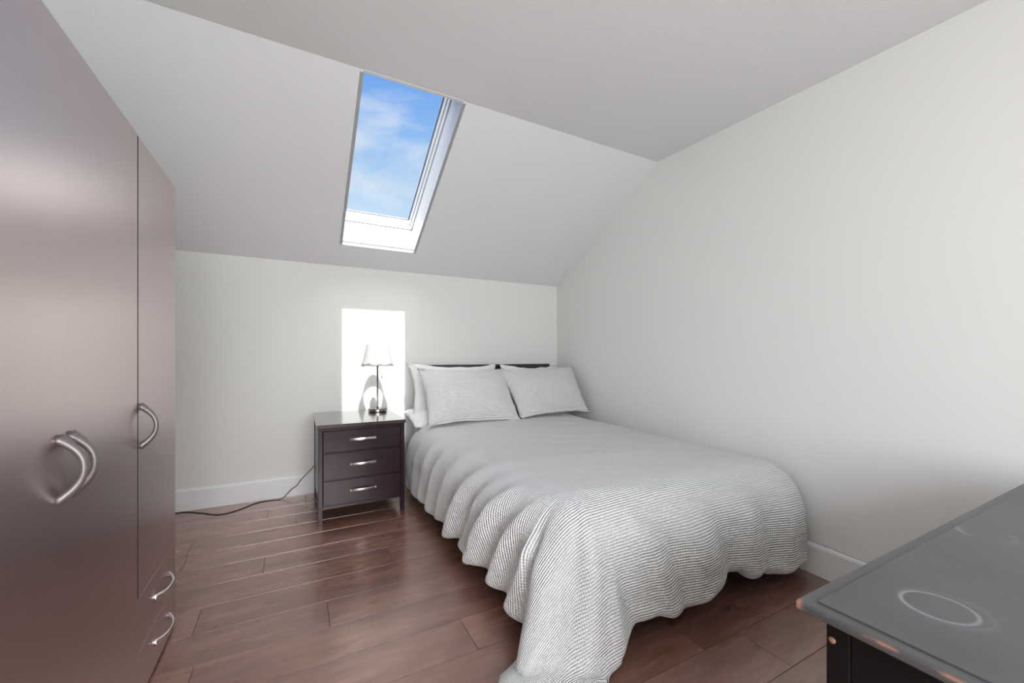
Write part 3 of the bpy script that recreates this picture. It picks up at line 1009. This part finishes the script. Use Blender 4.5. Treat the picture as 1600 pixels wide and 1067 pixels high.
pillow('pillow', 'white ribbed pillow leaning in front on the right half of the bed', 'pillow_rib', 0.79, 0.53, 0.18, (2.025, 3.13, 0.785), math.radians(38), math.radians(-1), math.radians(1.5), 4.1, taper=0.075)
pillow('pillow', 'white pillow upright behind the left front pillow, its corner beside the lamp', 'pillow_plain', 0.84, 0.50, 0.12, (1.262, 3.405, 0.80), math.radians(20), math.radians(0), math.radians(-1), 7.7, corner=0.16)
pillow('pillow', 'white pillow upright behind the right front pillow, against the right wall', 'pillow_plain', 0.66, 0.48, 0.12, (2.05, 3.41, 0.79), math.radians(20), math.radians(2), math.radians(-2), 9.2, corner=0.16)
pillow('pillow', 'white pillow lying flat under the others at the left edge of the mattress', 'pillow_plain', 0.52, 0.40, 0.13, (1.075, 3.33, 0.585), math.radians(80), math.radians(0), math.radians(0), 12.2, corner=0.03)

# ================================================================== DRESSER
TX0, TY1, TZ = 0.689, 0.352, 0.72
dr = thing('dresser', 'low black dresser with worn edges and ring-stained top near the right wall', 'dresser', (1.35, 0.12, 0))
dl = dr.location.copy()
def Q(x0, x1, y0, y1, z0, z1):
    return B(x0 - dl.x, x1 - dl.x, y0 - dl.y, y1 - dl.y, z0, z1)
TX1, TY0 = 2.10, -0.14
rtop, t, b, ring, col = RINGS
nt = rtop
# ring stains in top-object coordinates (object origin at the dresser base, z = TZ)
def rr(cx, cy, r, w, soft, hi):
    s = N(nt, 'ShaderNodeVectorMath', operation='DISTANCE')
    L(nt, t.outputs['Object'], s.inputs[0])
    s.inputs[1].default_value = (cx - dl.x, cy - dl.y, TZ + 0.001)
    dd = math_n(nt, 'ABSOLUTE', math_n(nt, 'SUBTRACT', s.outputs['Value'], r))
    return ramp(nt, dd, [(w, hi), (w + soft, 0.0)])
c2 = mixc(nt, rr(0.853, 0.237, 0.041, 0.0004, 0.0022, 0.42), col, (0.42, 0.43, 0.45))
c2 = mixc(nt, rr(0.858, 0.232, 0.050, 0.0004, 0.005, 0.08), c2, (0.42, 0.43, 0.45))
c2 = mixc(nt, math_n(nt, 'MULTIPLY', rr(1.29, 0.285, 0.040, 0.001, 0.006, 0.35), ramp(nt, noise(nt, t.outputs['Object'], 9, 1), [(0.45, 0.0), (0.6, 1.0)])), c2, (0.45, 0.46, 0.48))
L(nt, c2, b.inputs['Base Color'])
# copper-coloured wear on the arris of the top
m, nt, b = mat('dresser_edge', (0.07, 0.068, 0.072), 0.42, coat=0.15, coat_rough=0.3)
tt = N(nt, 'ShaderNodeTexCoord')
wn = noise(nt, tt.outputs['Object'], 22, 4, 0.6)
ge = N(nt, 'ShaderNodeNewGeometry')
sz = N(nt, 'ShaderNodeSeparateXYZ'); L(nt, tt.outputs['Object'], sz.inputs[0])
low = ramp(nt, math_n(nt, 'SUBTRACT', TZ, sz.outputs[2]), [(0.0015, 0.0), (0.0025, 1.0), (0.0050, 1.0), (0.0065, 0.0)])
cd_ = N(nt, 'ShaderNodeVectorMath', operation='DISTANCE')
L(nt, tt.outputs['Object'], cd_.inputs[0])
cd_.inputs[1].default_value = (TX0 - dl.x, TY1 - dl.y, TZ - 0.006)
near = ramp(nt, math_n(nt, 'ADD', cd_.outputs['Value'], math_n(nt, 'MULTIPLY', wn, 0.012)), [(0.012, 1.0), (0.017, 0.0)])
L(nt, mixc(nt, math_n(nt, 'MAXIMUM', near, math_n(nt, 'MULTIPLY', low, ramp(nt, wn, [(0.50, 0.0), (0.60, 1.0)]))), (0.066, 0.065, 0.069), (0.34, 0.17, 0.12)), b.inputs['Base Color'])
topf = obj('top_frame', Q(TX0, TX1, TY0, TY1, TZ - 0.015, TZ - 0.0), ['dresser_edge'], dr, bevel=0.004)
obj('top_panel', Q(TX0 + 0.0215, TX1 - 0.02, TY0 + 0.022, TY1 - 0.021, TZ - 0.0005, TZ + 0.0025), MAT_DRESS, dr, bevel=0.001)
def post(x, y):
    return obj('post', Q(x, x + 0.030, y - 0.030, y, 0, TZ - 0.0185), 'black_paint_side', dr, bevel=0.0015)
px_, py_ = TX0 + 0.030, TY1 - 0.029
p1 = post(px_, py_)
for x, y in ((TX1 - 0.05, py_), (px_, TY0 + 0.06), (TX1 - 0.05, TY0 + 0.06)):
    post(x, y)
bm = bmesh.new()
lathe(bm, [(0.0, -0.002), (0.0042, -0.002), (0.0048, 0.002), (0.003, 0.0036), (0.0, 0.004)], 20)
bmesh.ops.rotate(bm, verts=bm.verts, matrix=Matrix.Rotation(-PI / 2, 3, 'Y'))
obj('bolt_cap', bm, 'copper_wear', p1, smooth=True, loc=(px_ - dl.x, py_ - 0.0085 - dl.y, 0.669))
obj('side_panel', Q(px_ + 0.004, px_ + 0.016, TY0 + 0.0605, py_ - 0.031, 0.06, TZ - 0.0185), 'black_paint_side', dr)
obj('side_panel', Q(TX1 - 0.036, TX1 - 0.024, TY0 + 0.0605, py_ - 0.031, 0.06, TZ - 0.0185), 'black_paint_side', dr)
obj('front_panel', Q(px_ + 0.031, TX1 - 0.051, py_ - 0.022, py_ - 0.008, 0.06, TZ - 0.0185), 'black_paint_side', dr)
obj('back_panel', Q(px_ + 0.031, TX1 - 0.051, TY0 + 0.038, TY0 + 0.05, 0.06, TZ - 0.0185), 'black_paint_side', dr)
